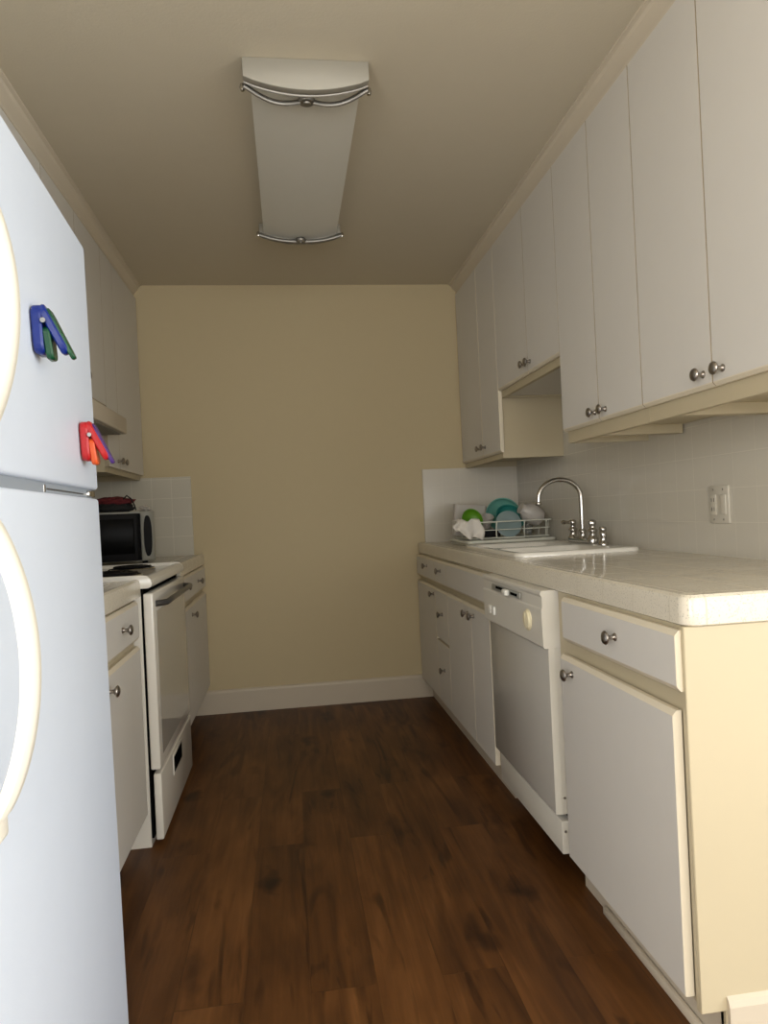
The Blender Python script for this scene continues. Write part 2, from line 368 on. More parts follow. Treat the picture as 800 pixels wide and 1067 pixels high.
# drawer base
t = basecab('white base cabinet with a stack of three drawers below the dish rack', 3.321, 3.605)
carcass(t, 1, XFR, RB, 3.321, 3.605, .104, .872, KX)
for z0, z1, kz in ((.727, .848, .799), (.446, .700, .581), (.122, .434, .30)):
    d = front_panel(t, 'drawer', 1, XD, 3.320, 3.604, z0, z1, lips='tb' if z0 > .7 else ('t' if z0 > .4 else '')); knob(t, 1, XD, 3.445, kz, d)
t = basecab('narrow white base cabinet in the far right corner against the cream wall, drawer over door', 3.607, D-.002)
carcass(t, 1, XFR, RB, 3.607, D-.016, .104, .872, KX)
d = front_panel(t, 'drawer', 1, XD, 3.606, D-.018, .727, .848, lips='tb'); knob(t, 1, XD, 3.79, .801, d)
d = front_panel(t, 'door', 1, XD, 3.606, D-.018, .122, .700, lips='t'); knob(t, 1, XD, 3.635, .665, d)

# ---- dishwasher
t = thing('dishwasher', 'white built-in dishwasher with dial and latch between two base cabinets', 'dishwasher', (1.05, 2.26, 0))
b = BM(); box(b, .776, 1.34, 1.957, 2.562, .09, .862); box(b, .83, 1.30, 2.0, 2.52, 0, .0901); obj('body', b, DARK, t)
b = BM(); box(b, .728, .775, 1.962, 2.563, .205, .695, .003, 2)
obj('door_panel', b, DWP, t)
b = BM(); box(b, .745, .76, 1.957, 1.962, .205, .69); box(b, .727, .775, 1.958, 1.9625, .205, .69, .001, 1); obj('door_edge', b, DWC, t)
b = BM(); prism(b, [(.716, .688), (.712, .694), (.710, .80), (.713, .806), (.713, .838), (.709, .846), (.709, .853), (.714, .857), (.78, .857), (.78, .688)], 1, 1.957, 2.570)
cp = obj('control_panel', b, DWC, t, angle=25)
def dsub(name, bm, m, par=cp): 
    return obj(name, bm, m, par, local=True)
def dl(bm): bmesh.ops.translate(bm, verts=bm.verts, vec=-t.location); return bm
b = BM(); box(b, .7045, .7105, 2.13, 2.44, .812, .834, .003, 2); dsub('latch_recess', dl(b), SILVER)
for q in ((2.285, 2.385, .822, .831), (2.155, 2.225, .818, .827)):
    b = BM(); box(b, .7035, .7048, *q, .0003, 1); dsub('latch_slot', dl(b), DARK)
b = BM(); box(b, .690, .7048, 2.237, 2.275, .812, .832, .004, 3); dsub('latch', dl(b), LABELM)
b = BM()
lathe(b, [(0, 0), (.033, 0), (.033, .002), (.029, .004), (.027, .0085), (.022, .0105), (0, .011)], (.7105, 2.075, .757), (-1, 0, 0), 28); box(b, .6985, .701, 2.0725, 2.0775, .737, .777, .001, 1)
dsub('dial', dl(b), DIAL)
for y in (2.435, 2.475):
    b = BM(); box(b, .7025, .7105, y-.014, y+.014, .722, .752, .002, 2); dsub('push_button', dl(b), LABELM)
b = BM(); box(b, .744, .775, 1.962, 2.56, .086, .183, .003, 2); obj('kick_plate', b, DWC, t)
for z in (.252, .152):
    b = BM(); lathe(b, [(0, 0), (.004, 0), (.004, .002), (0, .003)], (.755, 1.9585 if z > .2 else 1.963, z), (0, -1, 0), 10); obj('screw', b, NICKEL, t)

# ---- right countertop with sink cut-out
SX0, SX1, SY0, SY1 = .835, 1.335, 2.53, 3.333
def nose(xa, s, zt=CT, zb=.8555):
    # rounded v-cap profile from the edge inwards
    return [(xa+s*.006, zb), (xa, zb+.004), (xa-s*0, zt-.012), (xa+s*.003, zt-.003), (xa+s*.010, zt+.002), (xa+s*.022, zt+.001), (xa+s*.032, zt-.001)]
b = BM()
prof = nose(.7495, 1)+[(SX0+.02, CT-.001), (SX0+.02, .8725), (.7565, .8725), (.7565, .8555)]
prism(b, prof, 1, YE+.020, D-.0115)
box(b, SX0+.0199, XR-.0115, YE+.0285, SY0+.02, .8725, CT-.001); box(b, SX0+.0199, XR-.0115, SY1-.02, D-.0115, .8725, CT-.001); box(b, SX1-.02, XR-.0115, SY0+.02, SY1-.02, .8725, CT-.001)
# end nosing facing the room
prism(b, [(YE-.004, .8555), (YE-.010, .8595), (YE-.010, CT-.012), (YE-.007, CT-.003), (YE, CT+.002), (YE+.012, CT+.001), (YE+.03, CT-.001), (YE+.03, .8725), (YE-.0005, .8725), (YE-.0005, .8555)], 0, .7795, XR-.0115)
lathe(b, [(.024, .8555), (.030, .8595), (.030, CT-.012), (.027, CT-.003), (.020, CT+.002), (.008, CT+.001), (0, CT-.0005)], (.7795, YE+.020, 0), (0, 0, 1), 40)
tag(obj('countertop', b, TOP, angle=35), 'long white speckled tile countertop on the right, holding sink and dish rack', 'countertop')

# ---- sink
t = thing('kitchen_sink', 'white porcelain double-bowl drop-in sink in the right countertop', 'sink', ((SX0+SX1)/2, (SY0+SY1)/2, CT))
b = BM()
# rim ring with rounded lip, two bowls
def rrect(x0, x1, y0, y1, r, n=6):
    P = []
    for cx, cy, a in ((x1-r, y1-r, 0), (x0+r, y1-r, PI/2), (x0+r, y0+r, PI), (x1-r, y0+r, 3*PI/2)):
        for k in range(n+1): P.append((cx+r*math.cos(a+PI/2*k/n), cy+r*math.sin(a+PI/2*k/n)))
    return P
outer = [(0, CT-.001), (0, CT+.009), (.004, CT+.013), (.014, CT+.015), (.030, CT+.013)]
rings = []
for ins, z in outer: rings.append([b.verts.new((x, y, z)) for x, y in rrect(SX0+ins, SX1-ins, SY0+ins, SY1-ins, .045-ins*.5)])
for A, B_ in zip(rings, rings[1:]):
    n = len(A)
    for k in range(n): b.faces.new((A[k], A[(k+1) % n], B_[(k+1) % n], B_[k]))
top = rings[-1]; holes = []
mid = (SY0+SY1)/2
for y0, y1 in ((SY0+.035, mid-.015), (mid+.015, SY1-.035)):
    R = [[b.verts.new((x, y, z)) for x, y in rrect(SX0+.035+i, SX1-.105-i, y0+i, y1-i, .05)] for i, z in ((0, CT+.012), (.006, CT+.004), (.012, CT-.10), (.03, CT-.165), (.05, CT-.175))]
    for A, B_ in zip(R, R[1:]):
        n = len(A)
        for k in range(n): b.faces.new((A[k], A[(k+1) % n], B_[(k+1) % n], B_[k]))
    b.faces.new(R[-1]); holes.append(R[0])
eds = []
for L_ in [top]+holes:
    n = len(L_)
    for k in range(n):
        e = b.edges.get((L_[k], L_[(k+1) % n])) or b.edges.new((L_[k], L_[(k+1) % n])); eds.append(e)
bmesh.ops.triangle_fill(b, edges=eds, use_beauty=True, use_dissolve=False)
bmesh.ops.recalc_face_normals(b, faces=b.faces)
obj('basin', b, SINKM, t, angle=50)
for y in ((SY0+.035+mid-.015)/2, (mid+.015+SY1-.035)/2):
    b = BM(); lathe(b, [(0, 0), (.04, 0), (.042, .002), (.036, .003), (.03, 0.001), (0, .0005)], ((SX0+SX1-.07)/2, y, CT-.1752), (0, 0, 1), 24); obj('drain', b, CHROME, t)

# ---- faucet
FX, FY, FZ = 1.283, 2.965, CT+.0145
t = thing('faucet', 'chrome gooseneck faucet with two handles on the white sink', 'faucet', (FX, FY, FZ))
b = BM(); prism(b, rrect(FX-.025, FX+.025, FY-.125, FY+.125, .024), 2, FZ-.0005, FZ+.020, 0, .004); obj('base_plate', b, CHROME, t, angle=30)
b = BM()
lathe(b, [(.022, .008), (.022, .018), (.016, .024), (.0145, .045), (.017, .05), (.017, .056), (.0115, .062)], (FX, FY, FZ), (0, 0, 1), 20)
cz = FZ+.202; R_ = .098
pts = [(FX, FY, FZ+.05), (FX, FY, FZ+.12), (FX, FY, FZ+.17)]
pts += [(FX-R_+R_*math.cos(a), FY, cz+R_*math.sin(a)*.84) for a in [PI*k/16 for k in range(0, 17)]]
pts += [(FX-2*R_-.0005, FY, cz-.008), (FX-2*R_-.001, FY, cz-.016)]
tube(b, pts, .0105, 14)
lathe(b, [(.0105, 0), (.0135, .003), (.0145, .011), (.0105, .016)], (FX-2*R_-.001, FY, cz-.028), (0, 0, 1), 16)
obj('spout', b, CHROME, t, angle=50)
for y in (FY-.105, FY+.105):
    b = BM()
    lathe(b, [(.024, .016), (.024, .024), (.017, .030), (.016, .048), (.020, .053), (.020, .060), (.013, .066), (.013, .080), (.017, .084), (.017, .097), (.010, .103), (0, .104)], (FX, y, FZ), (0, 0, 1), 18)
    sgn = -1 if y < FY else 1
    tube(b, [(FX, y, FZ+.087), (FX-.01, y+sgn*.02, FZ+.089), (FX-.022, y+sgn*.042, FZ+.09)], [.008, .0065, .007], 10)
    lathe(b, [(0, -.012), (.009, -.009), (.012, 0), (.009, .009), (0, .012)], (FX-.024, y+sgn*.045, FZ+.09), (-.4, sgn*.9, 0), 12)
    obj('handle', b, CHROME, t, angle=50)
b = BM(); lathe(b, [(.021, -.001), (.021, .008), (.015, .014), (.013, .02), (.0155, .034), (.0165, .04), (.0155, .052), (.013, .055), (.0155, .058), (.0165, .066), (.013, .074), (0, .077)], (FX, 2.762, FZ), (0, 0, 1), 20)
tag(obj('side_sprayer', b, CHROME, angle=50), 'short chrome side sprayer standing nearest the camera beside the faucet', 'sprayer')

# ---- switch plate
t = thing('switch_plate', 'off-white double switch and outlet plate on the right tile backsplash', 'switch plate', (XR-.012, 2.10, 1.08))
b = BM(); box(b, XR-.0185, XR-.011, 2.047, 2.152, 1.020, 1.141, .003, 2); pl_ = obj('cover_plate', b, PLATE, t)
b = BM(); box(b, XR-.0225, XR-.0175, 2.058, 2.090, 1.048, 1.113, .0025, 2); obj('rocker_switch', b, PLATE, t)
b = BM(); box(b, XR-.0215, XR-.0175, 2.109, 2.141, 1.048, 1.113, .0015, 2); o = obj('outlet_socket', b, PLATE, t)
b = BM()
for z in (1.066, 1.096):
    box(b, XR-.0220, XR-.0214, 2.117, 2.119, z-.006, z+.006); box(b, XR-.0220, XR-.0214, 2.130, 2.132, z-.006, z+.006)
obj('socket_slot', b, DARK, t)
for y, z in ((2.074, 1.032), (2.074, 1.129), (2.125, 1.032), (2.125, 1.129)):
    b = BM(); lathe(b, [(0, 0), (.0035, 0), (.003, .0012), (0, .0016)], (XR-.0184, y, z), (-1, 0, 0), 10); obj('screw', b, NICKEL, t)

# ---- right-hand upper cabinets
XUD = 1.045; XUF = 1.0645
def upper(label, y0, y1, z0, s=1, xf=XUF, xw=XR-.012, sides=(1, 1)):
    t = thing('wall_cabinet', label, 'cabinet', ((xf+xw)/2, (y0+y1)/2, z0), group='white wall cabinets on the right' if s > 0 else 'white wall cabinets on the left')
    b = BM(); x0, x1 = min(xf, xw), max(xf, xw)
    zt = ZC-.001
    # front frame drops a little below the recessed underside
    box(b, x0, x1, y0, y1, z0+.032, zt)
    fx = (xf, xf+s*.019)
    fi = (xf+s*.019, xw)
    box(b, min(fx), max(fx), y0, y1, z0, z0+.032)
    if sides[0]: box(b, min(fi), max(fi), y0, y0+.016, z0, z0+.032)
    if sides[1]: box(b, min(fi), max(fi), y1-.016, y1, z0, z0+.032)
    obj('cabinet_body', b, CREAM, t)
    return t
UT = 2.388
t = upper('tall white wall cabinet nearest the camera at the upper right', YE, 1.944, 1.334, sides=(1, 0))
for y0, y1, k in ((YE+.004, 1.5975, 1.557), (1.6015, 1.9425, 1.637)):
    d = front_panel(t, 'door', 1, XUD, y0, y1, 1.378, UT, lips='b', side=.0005); knob(t, 1, XUD, k, 1.414, d)
b = BM(); box(b, XUF+.02, XR-.02, 1.80, 1.84, 1.334, 1.366, .001, 1); obj('support_rail', b, CREAM, t)
t = upper('tall white wall cabinet on the right, second from the camera, with two narrow doors', 1.946, 2.548, 1.334, sides=(0, 1))
for y0, y1, k in ((1.9465, 2.235, 2.186), (2.239, 2.5485, 2.264)):
    d = front_panel(t, 'door', 1, XUD, y0, y1, 1.378, UT, lips='b', side=.0005); knob(t, 1, XUD, k, 1.411, d)
b = BM(); box(b, XUF+.02, XR-.02, 2.28, 2.32, 1.334, 1.366, .001, 1); obj('support_rail', b, CREAM, t)
t = upper('shorter white wall cabinet over the sink with a raised bottom edge', 2.550, 3.366, 1.642)
b = BM(); box(b, XUF+.0195, XR-.0125, 2.567, 3.349, 1.652, 1.6735); obj('underside_panel', b, LAM, t)
for y0, y1, k in ((2.5505, 2.903, 2.874), (2.906, 3.342, 2.937)):
    d = front_panel(t, 'door', 1, XUD, y0, y1, 1.674, UT, lips='b', side=.0005); knob(t, 1, XUD, k, 1.718, d)
t = upper('tall white wall cabinet in the far right corner above the dish rack', 3.368, D-.002, 1.346)
for y0, y1, k in ((3.345, 3.655, 3.610), (3.658, D-.012, 3.702)):
    d = front_panel(t, 'door', 1, XUD, y0, y1, 1.374, UT, lips='b'); knob(t, 1, XUD, k, 1.424, d)

# ================================================================ left side
LW = XL+.012; LF = -.508; LD = -.488; LK = -.602
def lbase(label, y0, y1, LF=LF, zb=.15):
    t = thing('base_cabinet', label, 'cabinet', ((LF+LW)/2, (y0+y1)/2, 0), group='white base cabinets on the left')
    carcass(t, -1, LF, LW, y0, y1, zb, .872, LK); return t
t = lbase('white base cabinet between fridge and stove with one drawer and one door', 1.66, 2.468, LF=-.538, zb=.105)
d = front_panel(t, 'drawer', -1, -.518, 1.70, 2.462, .715, .846, lips='tb'); knob(t, -1, -.518, 2.225, .784, d)
d = front_panel(t, 'door', -1, -.518, 1.70, 2.462, .125, .694, lips='t'); knob(t, -1, -.518, 2.03, .645, d)
t = lbase('white base cabinet in the far left corner beyond the stove, drawer over door', 3.235, D-.002)
d = front_panel(t, 'drawer', -1, LD, 3.245, D-.018, .727, .850, lips='tb'); knob(t, -1, LD, 3.77, .792, d); knob(t, -1, LD, 3.32, .806, d)
d = front_panel(t, 'door', -1, LD, 3.245, D-.018, .170, .702, lips='t'); knob(t, -1, LD, 3.51, .652, d)
def ltop(y0, y1, label, xn=-.4905, xc=-.5075):
    b = BM(); prof = nose(xn, -1)+[(LW, CT-.001), (LW, .8725), (xc, .8725), (xc, .8555)]
    prism(b, prof, 1, y0, y1); tag(obj('countertop', b, TOP, angle=35), label, 'countertop')
ltop(1.655, 2.478, 'short off-white tile countertop between the fridge and the stove', -.512, -.5375)
ltop(3.222, D-.0115, 'off-white tile countertop in the far left corner under the microwave')

# ---- stove
Y0, Y1 = 2.486, 3.216
t = thing('stove', 'white freestanding electric coil stove with dark oven handle on the left', 'stove', (-.79, (Y0+Y1)/2, 0))
b = BM(); box(b, LW+.02, -.514, Y0, Y1, .0, .872, .002, 1); obj('body', b, APPL, t)
b = BM(); box(b, -.5145, -.506, Y0+.006, Y1-.006, .03, .885); obj('gap_shade', b, DARK, t)  # dark slab standing for the shaded gap behind door and drawer
b = BM(); box(b, -.507, -.474, Y0+.002, Y1-.002, .262, .866, .006, 3)
od = obj('oven_door', b, APPL, t)
b = BM(); box(b, -.4745, -.4728, Y0+.05, Y1-.05, .30, .80, .001, 1); 
bmesh.ops.translate(b, verts=b.verts, vec=-t.location); obj('door_glass', b, mat('white_door_glass', (.50, .49, .46), .06, coat=.5), od, local=True)
b = BM()
yh0, yh1 = Y0+.045, Y1-.03
tube(b, [(-.474, yh0, .826), (-.440, yh0+.03, .826), (-.432, yh0+.10, .832), (-.432, yh1-.10, .832), (-.440, yh1-.03, .826), (-.474, yh1, .826)], .011, 10, flat=(1.0, .8))
bmesh.ops.translate(b, verts=b.verts, vec=-t.location); obj('handle', b, GREYH, od, local=True)
b = BM(); box(b, -.500, -.474, Y0+.004, Y1-.006, .022, .248, .005, 3); dr = obj('storage_drawer', b, APPL, t)
b = BM(); box(b, -.4748, -.4705, 2.725, 2.925, .155, .232, .002, 2)
bmesh.ops.translate(b, verts=b.verts, vec=-t.location); obj('grip_frame', b, APPL, dr, local=True)
b = BM(); box(b, -.4712, -.4698, 2.735, 2.915, .165, .222)  # flat black plate, the shade of the grip opening as colour
bmesh.ops.translate(b, verts=b.verts, vec=-t.location); obj('grip_slot', b, DARK, dr, local=True)
# cooktop: raised lip around a recessed top
b = BM()
prof = [(LW+.02, .884), (-.488, .884), (-.478, .888), (-.474, .898), (-.476, .912), (-.486, .922), (-.50, .925), (-.53, .917), (LW+.08, .917), (LW+.02, .925)]
prism(b, prof, 1, Y0+.02, Y1-.02)
lip = [(LW+.02, .884), (-.488, .884), (-.478, .888), (-.474, .898), (-.477, .914), (-.490, .927), (-.51, .930), (LW+.02, .930)]
prism(b, lip, 1, Y0-.006, Y0+.02, 0, .002); prism(b, lip, 1, Y1-.02, Y1+.004, 0, .002)
obj('cooktop', b, APPL, t, angle=35)
for (x, y, r) in ((-.655, Y0+.185, .098), (-.655, Y1-.19, .078), (-.94, Y0+.185, .078), (-.94, Y1-.19, .098)):
    b = BM(); lathe(b, [(r+.012, 0), (r+.016, .003), (r+.012, .006), (r, .003), (r*.5, .0005), (0, 0)], (x, y, .917), (0, 0, 1), 28); dp = obj('drip_pan', b, CHROME, t)
    b = BM(); n = 4; pts = [(x+(r*.22+r*.74*k/(n*16))*math.cos(2*PI*k/16), y+(r*.22+r*.74*k/(n*16))*math.sin(2*PI*k/16), .929) for k in range(n*16+1)]
    tube(b, pts, .0052, 8); obj('coil_burner', b, BLACK, t)
b = BM(); box(b, LW+.02, LW+.075, Y0, Y1, .92, 1.06, .01, 2); bgd = obj('backguard', b, APPL, t)
for k in range(5):
    b = BM(); lathe(b, [(0, 0), (.02, 0), (.018, .02), (0, .022)], (LW+.075, Y0+.09+.137*k, 1.0), (1, 0, 0), 18)
    bmesh.ops.translate(b, verts=b.verts, vec=-t.location); obj('control_knob', b, BLACK, bgd, local=True)

# ---- left upper cabinets and hood
LUF = -.8185; LUD = -.800
t = upper('tall white wall cabinet in the far left corner above the microwave', 3.332, D-.002, 1.348, -1, LUF, LW)
for y0, y1, k in ((3.333, 3.548, 3.512), (3.550, D-.012, 3.594)):
    d = front_panel(t, 'door', -1, LUD, y0, y1, 1.374, 2.375, side=.0006); knob(t, -1, LUD, k, 1.410, d)
t = upper('white wall cabinet above the range hood on the left', 2.57, 3.330, 1.640, -1, LUF, LW)
for y0, y1, k in ((2.571, 2.948, 2.91), (2.950, 3.331, 2.99)):
    d = front_panel(t, 'door', -1, LUD, y0, y1, 1.648, 2.375, side=.0006); knob(t, -1, LUD, k, 1.72, d)
t = upper('white wall cabinet on the left between the fridge and range hood cabinets', 1.66, 2.568, 1.348, -1, LUF, LW)
for y0, y1, k in ((1.662, 2.112, 2.07), (2.114, 2.569, 2.15)):
    d = front_panel(t, 'door', -1, LUD, y0, y1, 1.374, 2.375); knob(t, -1, LUD, k, 1.425, d)
t = upper('white wall cabinet above the fridge on the left', .75, 1.658, 1.78, -1, LUF, LW)
for y0, y1, k in ((.752, 1.202, 1.16), (1.204, 1.66, 1.25)):
    d = front_panel(t, 'door', -1, LUD, y0, y1, 1.80, 2.375); knob(t, -1, LUD, k, 1.86, d)
t = thing('range_hood', 'off-white range hood over the stove, poking out under the left wall cabinets', 'hood', (-.92, 2.95, 1.51))
b = BM(); prism(b, [(LW, 1.515), (-.715, 1.515), (-.712, 1.520), (-.712, 1.583), (-.716, 1.588), (-.795, 1.638), (LW, 1.638)], 1, 2.575, 3.318, 0, .001); obj('hood_shell', b, TRIM, t, angle=25)
b = BM(); box(b, LW+.05, -.735, 2.60, 3.295, 1.5105, 1.516); obj('underside_filter', b, mat('grey_filter_mesh', (.22, .21, .18), .6), t)

# ---- microwave (turned a little towards the aisle; local frame: front right corner at the origin, front faces -y)
MH = .251
t = thing('microwave', 'grey microwave with black door on the far left counter', 'microwave', (-.640, 3.495, CT), (0, 0, math.radians(12.5)))
MW, MD = .405, .30
b = BM()
prism(b, [(-MW, .018), (-.067, .018), (-.02, .024), (-.004, .040), (0, .06), (0, MD), (-MW, MD)], 2, .012, MH, 0, .006)
obj('case', b, SILVER, t, local=True, angle=30)
b = BM(); prism(b, [(-MW, .018), (-MW, 0), (-.26, -.008), (-.084, -.002), (-.066, .008), (-.066, .018)], 2, .016, MH-.010, 0, .003); dm = obj('door', b, BLACK, t, local=True, angle=30)
b = BM(); prism(b, [(-MW+.006, .004), (-MW+.006, -.001), (-.26, -.0095), (-.10, -.0045), (-.082, .004)], 2, .05, MH-.035, 0, .001); obj('door_window', b, GLASSB, dm, local=True, angle=30)
b = BM(); prism(b, [(-.064, .022), (-.064, .008), (-.045, .003), (-.022, .010), (-.006, .026), (-.003, .042)], 2, .018, MH-.004, 0, .003); cpn = obj('control_panel', b, SILVER, t, local=True, angle=30)
b = BM(); P = []
for k in range(24):
    a = 2*PI*k/24; u = math.cos(a); v = math.sin(a)
    P.append((-.036+.021*math.copysign(abs(u)**.8, u)*(1 if u > 0 else .8), MH/2+.006+.098*math.copysign(abs(v)**.75, v)))
prism(b, P, 1, -.003, .006)
rot = Matrix.Rotation(math.radians(14), 4, 'Z')
bmesh.ops.transform(b, matrix=Matrix.Translation((-.036, .0065, 0)) @ rot @ Matrix.Translation((.036, 0, 0)), verts=b.verts)
obj('keypad', b, BLACK, cpn, local=True)
for x in (-MW+.04, -.05):
    for y in (.06, MD-.05):
        b = BM(); lathe(b, [(.012, 0), (.012, .0135)], (x, y, 0), (0, 0, 1), 12); obj('foot', b, BLACK, t, local=True)
MT = CT+MH

def blob(bm, c, r, seed, amp=.2, freq=1.5, sub=4, flatb=None, mi=0):
    q = bmesh.new(); bmesh.ops.create_icosphere(q, subdivisions=sub, radius=1)
    for v in q.verts:
        n_ = v.co.normalized(); k = 1+amp*noise.noise(n_*freq+Vector((seed, 0, 0)))+amp*.5*noise.noise(n_*freq*2.7+Vector((0, seed, 0)))
        p = Vector((n_.x*r[0], n_.y*r[1], n_.z*r[2]))*k+Vector(c)
        if flatb is not None and p.z < flatb: p.z = flatb
        v.co = p
    for f in q.faces: f.material_index = mi
    merge(bm, q)
t = thing('fabric_pouch', 'dark red and black fabric pouch lying on top of the microwave', 'pouch', (-.83, 3.56, MT))
b = BM(); blob(b, (-.845, 3.57, MT+.022), (.10, .06, .026), 3, .25, 1.6, 4, MT+.0005); obj('pouch_bottom', b, BLKC, t)
b = BM(); blob(b, (-.845, 3.57, MT+.052), (.095, .055, .024), 8, .25, 2, 4); obj('pouch_top', b, REDC, t)
b = BM(); tube(b, [(-.79, 3.53, MT+.060), (-.770, 3.52, MT+.078), (-.750, 3.515, MT+.062), (-.735, 3.515, MT+.030), (-.730, 3.52, MT+.006)], .0035, 8); obj('strap', b, BLKC, t)
b = BM(); blob(b, (-.700, 3.575, MT+.012), (.026, .035, .014), 5, .4, 2.5, 4, MT+.0005)
tag(obj('plastic_bag', b, FROST), 'small crumpled clear plastic bag next to the red pouch on the microwave', 'bag')

# ---- fridge (local frame: door face x=0, far edge y=0)
t = thing('refrigerator', 'large white top-freezer refrigerator in the left foreground', 'refrigerator', (-.383, 1.55, 0), (0, math.radians(-.63), math.radians(3.0)))
FW = .762
b = BM(); box(b, -.66, -.065, -FW+.006, -.006, .03, 1.675, .008, 2); obj('cabinet_body', b, FRIDGE, t, local=True)
b = BM(); box(b, -.066, -.012, -FW+.012, -.010, .06, 1.68); obj('door_gasket', b, GASK, t, local=True)
b = BM(); box(b, -.058, 0, -FW, 0, 1.181, 1.694, .007, 3); fz = obj('freezer_door', b, FRIDGE, t, local=True)
b = BM(); box(b, -.058, 0, -FW, 0, .05, 1.163, .007, 3); fr = obj('refrigerator_door', b, FRIDGE, t, local=True)
b = BM(); box(b, -.06, -.02, -FW+.02, -.02, .0, .05, .003, 1); obj('kick_grille', b, SILVER, t, local=True)
b = BM(); box(b, -.045, -.006, -.055, -.004, 1.166, 1.178, .002, 2); lathe(b, [(.006, 0), (.006, .012)], (-.016, -.35, 1.165), (0, 0, 1), 10); box(b, -.05, -.012, -.34, -.05, 1.168, 1.173, .001, 1); obj('hinge', b, CHROME, t, local=True)
def fhandle(z0, z1, zp, own, flip):
    b = BM(); n = 28; P = []; ytop = -.693
    for k in range(n+1):
        u = k/n; z = z0+(z1-z0)*u
        # asymmetric bow peaking at zp
        w = math.sin(PI*u)**.62
        P.append((.004+.050*w, ytop-.006*(1-w), z))
    t_ = bmesh.new()
    prev = None
    for i, p in enumerate(P):
        d = Vector(P[min(i+1, n)])-Vector(P[max(i-1, 0)]); d.normalize(); nx = Vector((d.z, 0, -d.x))
        th = .0085; wd = .017
        ring = []
        for cx, cy in ((-.8, -1), (.5, -1), (1, -.6), (1, .6), (.5, 1), (-.8, 1), (-1, .7), (-1, -.7)):
            ring.append(t_.verts.new(Vector(p)+nx*cx*th+Vector((0, cy*wd, 0))))
        if prev:
            for k in range(8): t_.faces.new((prev[k], prev[(k+1) % 8], ring[(k+1) % 8], ring[k]))
        else: t_.faces.new(ring[::-1])
        prev = ring
    t_.faces.new(prev); bmesh.ops.recalc_face_normals(t_, faces=t_.faces); merge(b, t_)
    for z in (z0, z1): box(b, -.001, .016, -.714, -.676, z-.025, z+.02, .006, 3)
    obj('handle', b, HANDLE, own, local=True, angle=50)
fhandle(1.175+.03, 1.545, 1.34, fz, False); fhandle(.775, 1.135, .95, fr, True)

# ---- magnetic clips on the freezer door
def clip(label, y, z, m1, m2, m3, sc=1.0):
    t2 = thing('magnetic_clip', label, 'clip', (0, 0, 0), group='plastic clips on the freezer door')
    def plate(bm, p0, p1, w0, w1, th):
        # tapered paddle between two (x,z) points
        q = bmesh.new(); d = Vector((p1[0]-p0[0], 0, p1[1]-p0[1])); L_ = d.length; d.normalize(); nx = Vector((d.z, 0, -d.x))
        N_ = 8; prev = None
        for i in range(N_+1):
            u = i/N_; w = w0+(w1-w0)*u; 
            if i in (0, N_): w *= .7
            c = Vector((p0[0], 0, p0[1]))+d*L_*u
            ring = [q.verts.new(c+nx*a*th/2+Vector((0, bb_*w/2, 0))) for a, bb_ in ((-1, -1), (1, -1), (1, 1), (-1, 1))]
            if prev:
                for k in range(4): q.faces.new((prev[k], prev[(k+1) % 4], ring[(k+1) % 4], ring[k]))
            else: q.faces.new(ring)
            prev = ring
        q.faces.new(prev); bmesh.ops.recalc_face_normals(q, faces=q.faces)
        bmesh.ops.bevel(q, geom=[e for e in q.edges if abs((e.verts[0].co-e.verts[1].co).normalized().y) < .5 or True], offset=th*.2, segments=1, affect='EDGES')
        bmesh.ops.translate(q, verts=q.verts, vec=(0, y, z)); merge(bm, q)
    b = BM(); plate(b, (.009, .036), (.010, -.038), .054, .044, .015); obj('jaw', b, m1, t2, local=True)
    b = BM(); plate(b, (.014, .036), (.046, -.036), .052, .024, .012); obj('jaw', b, m1, t2, local=True)
    b = BM(); plate(b, (.020, .004), (.024, -.046), .040, .030, .011); obj('grip_insert', b, m2, t2, local=True)
    b = BM(); plate(b, (.022, .032), (.056, -.044), .034, .016, .007); obj('grip_insert', b, m3, t2, local=True)
    b = BM(); lathe(b, [(0, -.028), (.004, -.028), (.004, .028), (0, .028)], (.020, y, z+.010), (0, 1, 0), 12); obj('spring_pin', b, CHROME, t2, local=True)
    return t2
RF = Matrix.LocRotScale(Vector((-.383, 1.55, 0)), t.rotation_euler, None)
def place_on_fridge(o, y, z):
    o.matrix_world = RF @ Matrix.Translation((0, y, z))
c1 = clip('blue and green plastic clip stuck to the freezer door', 0, 0, BLUE, GREEN, GREEN); place_on_fridge(c1, -.400, 1.412)
c2 = clip('red and orange plastic clip stuck near the freezer door hinge edge', 0, 0, RED, ORANGE, PURPLE); place_on_fridge(c2, -.125, 1.270)

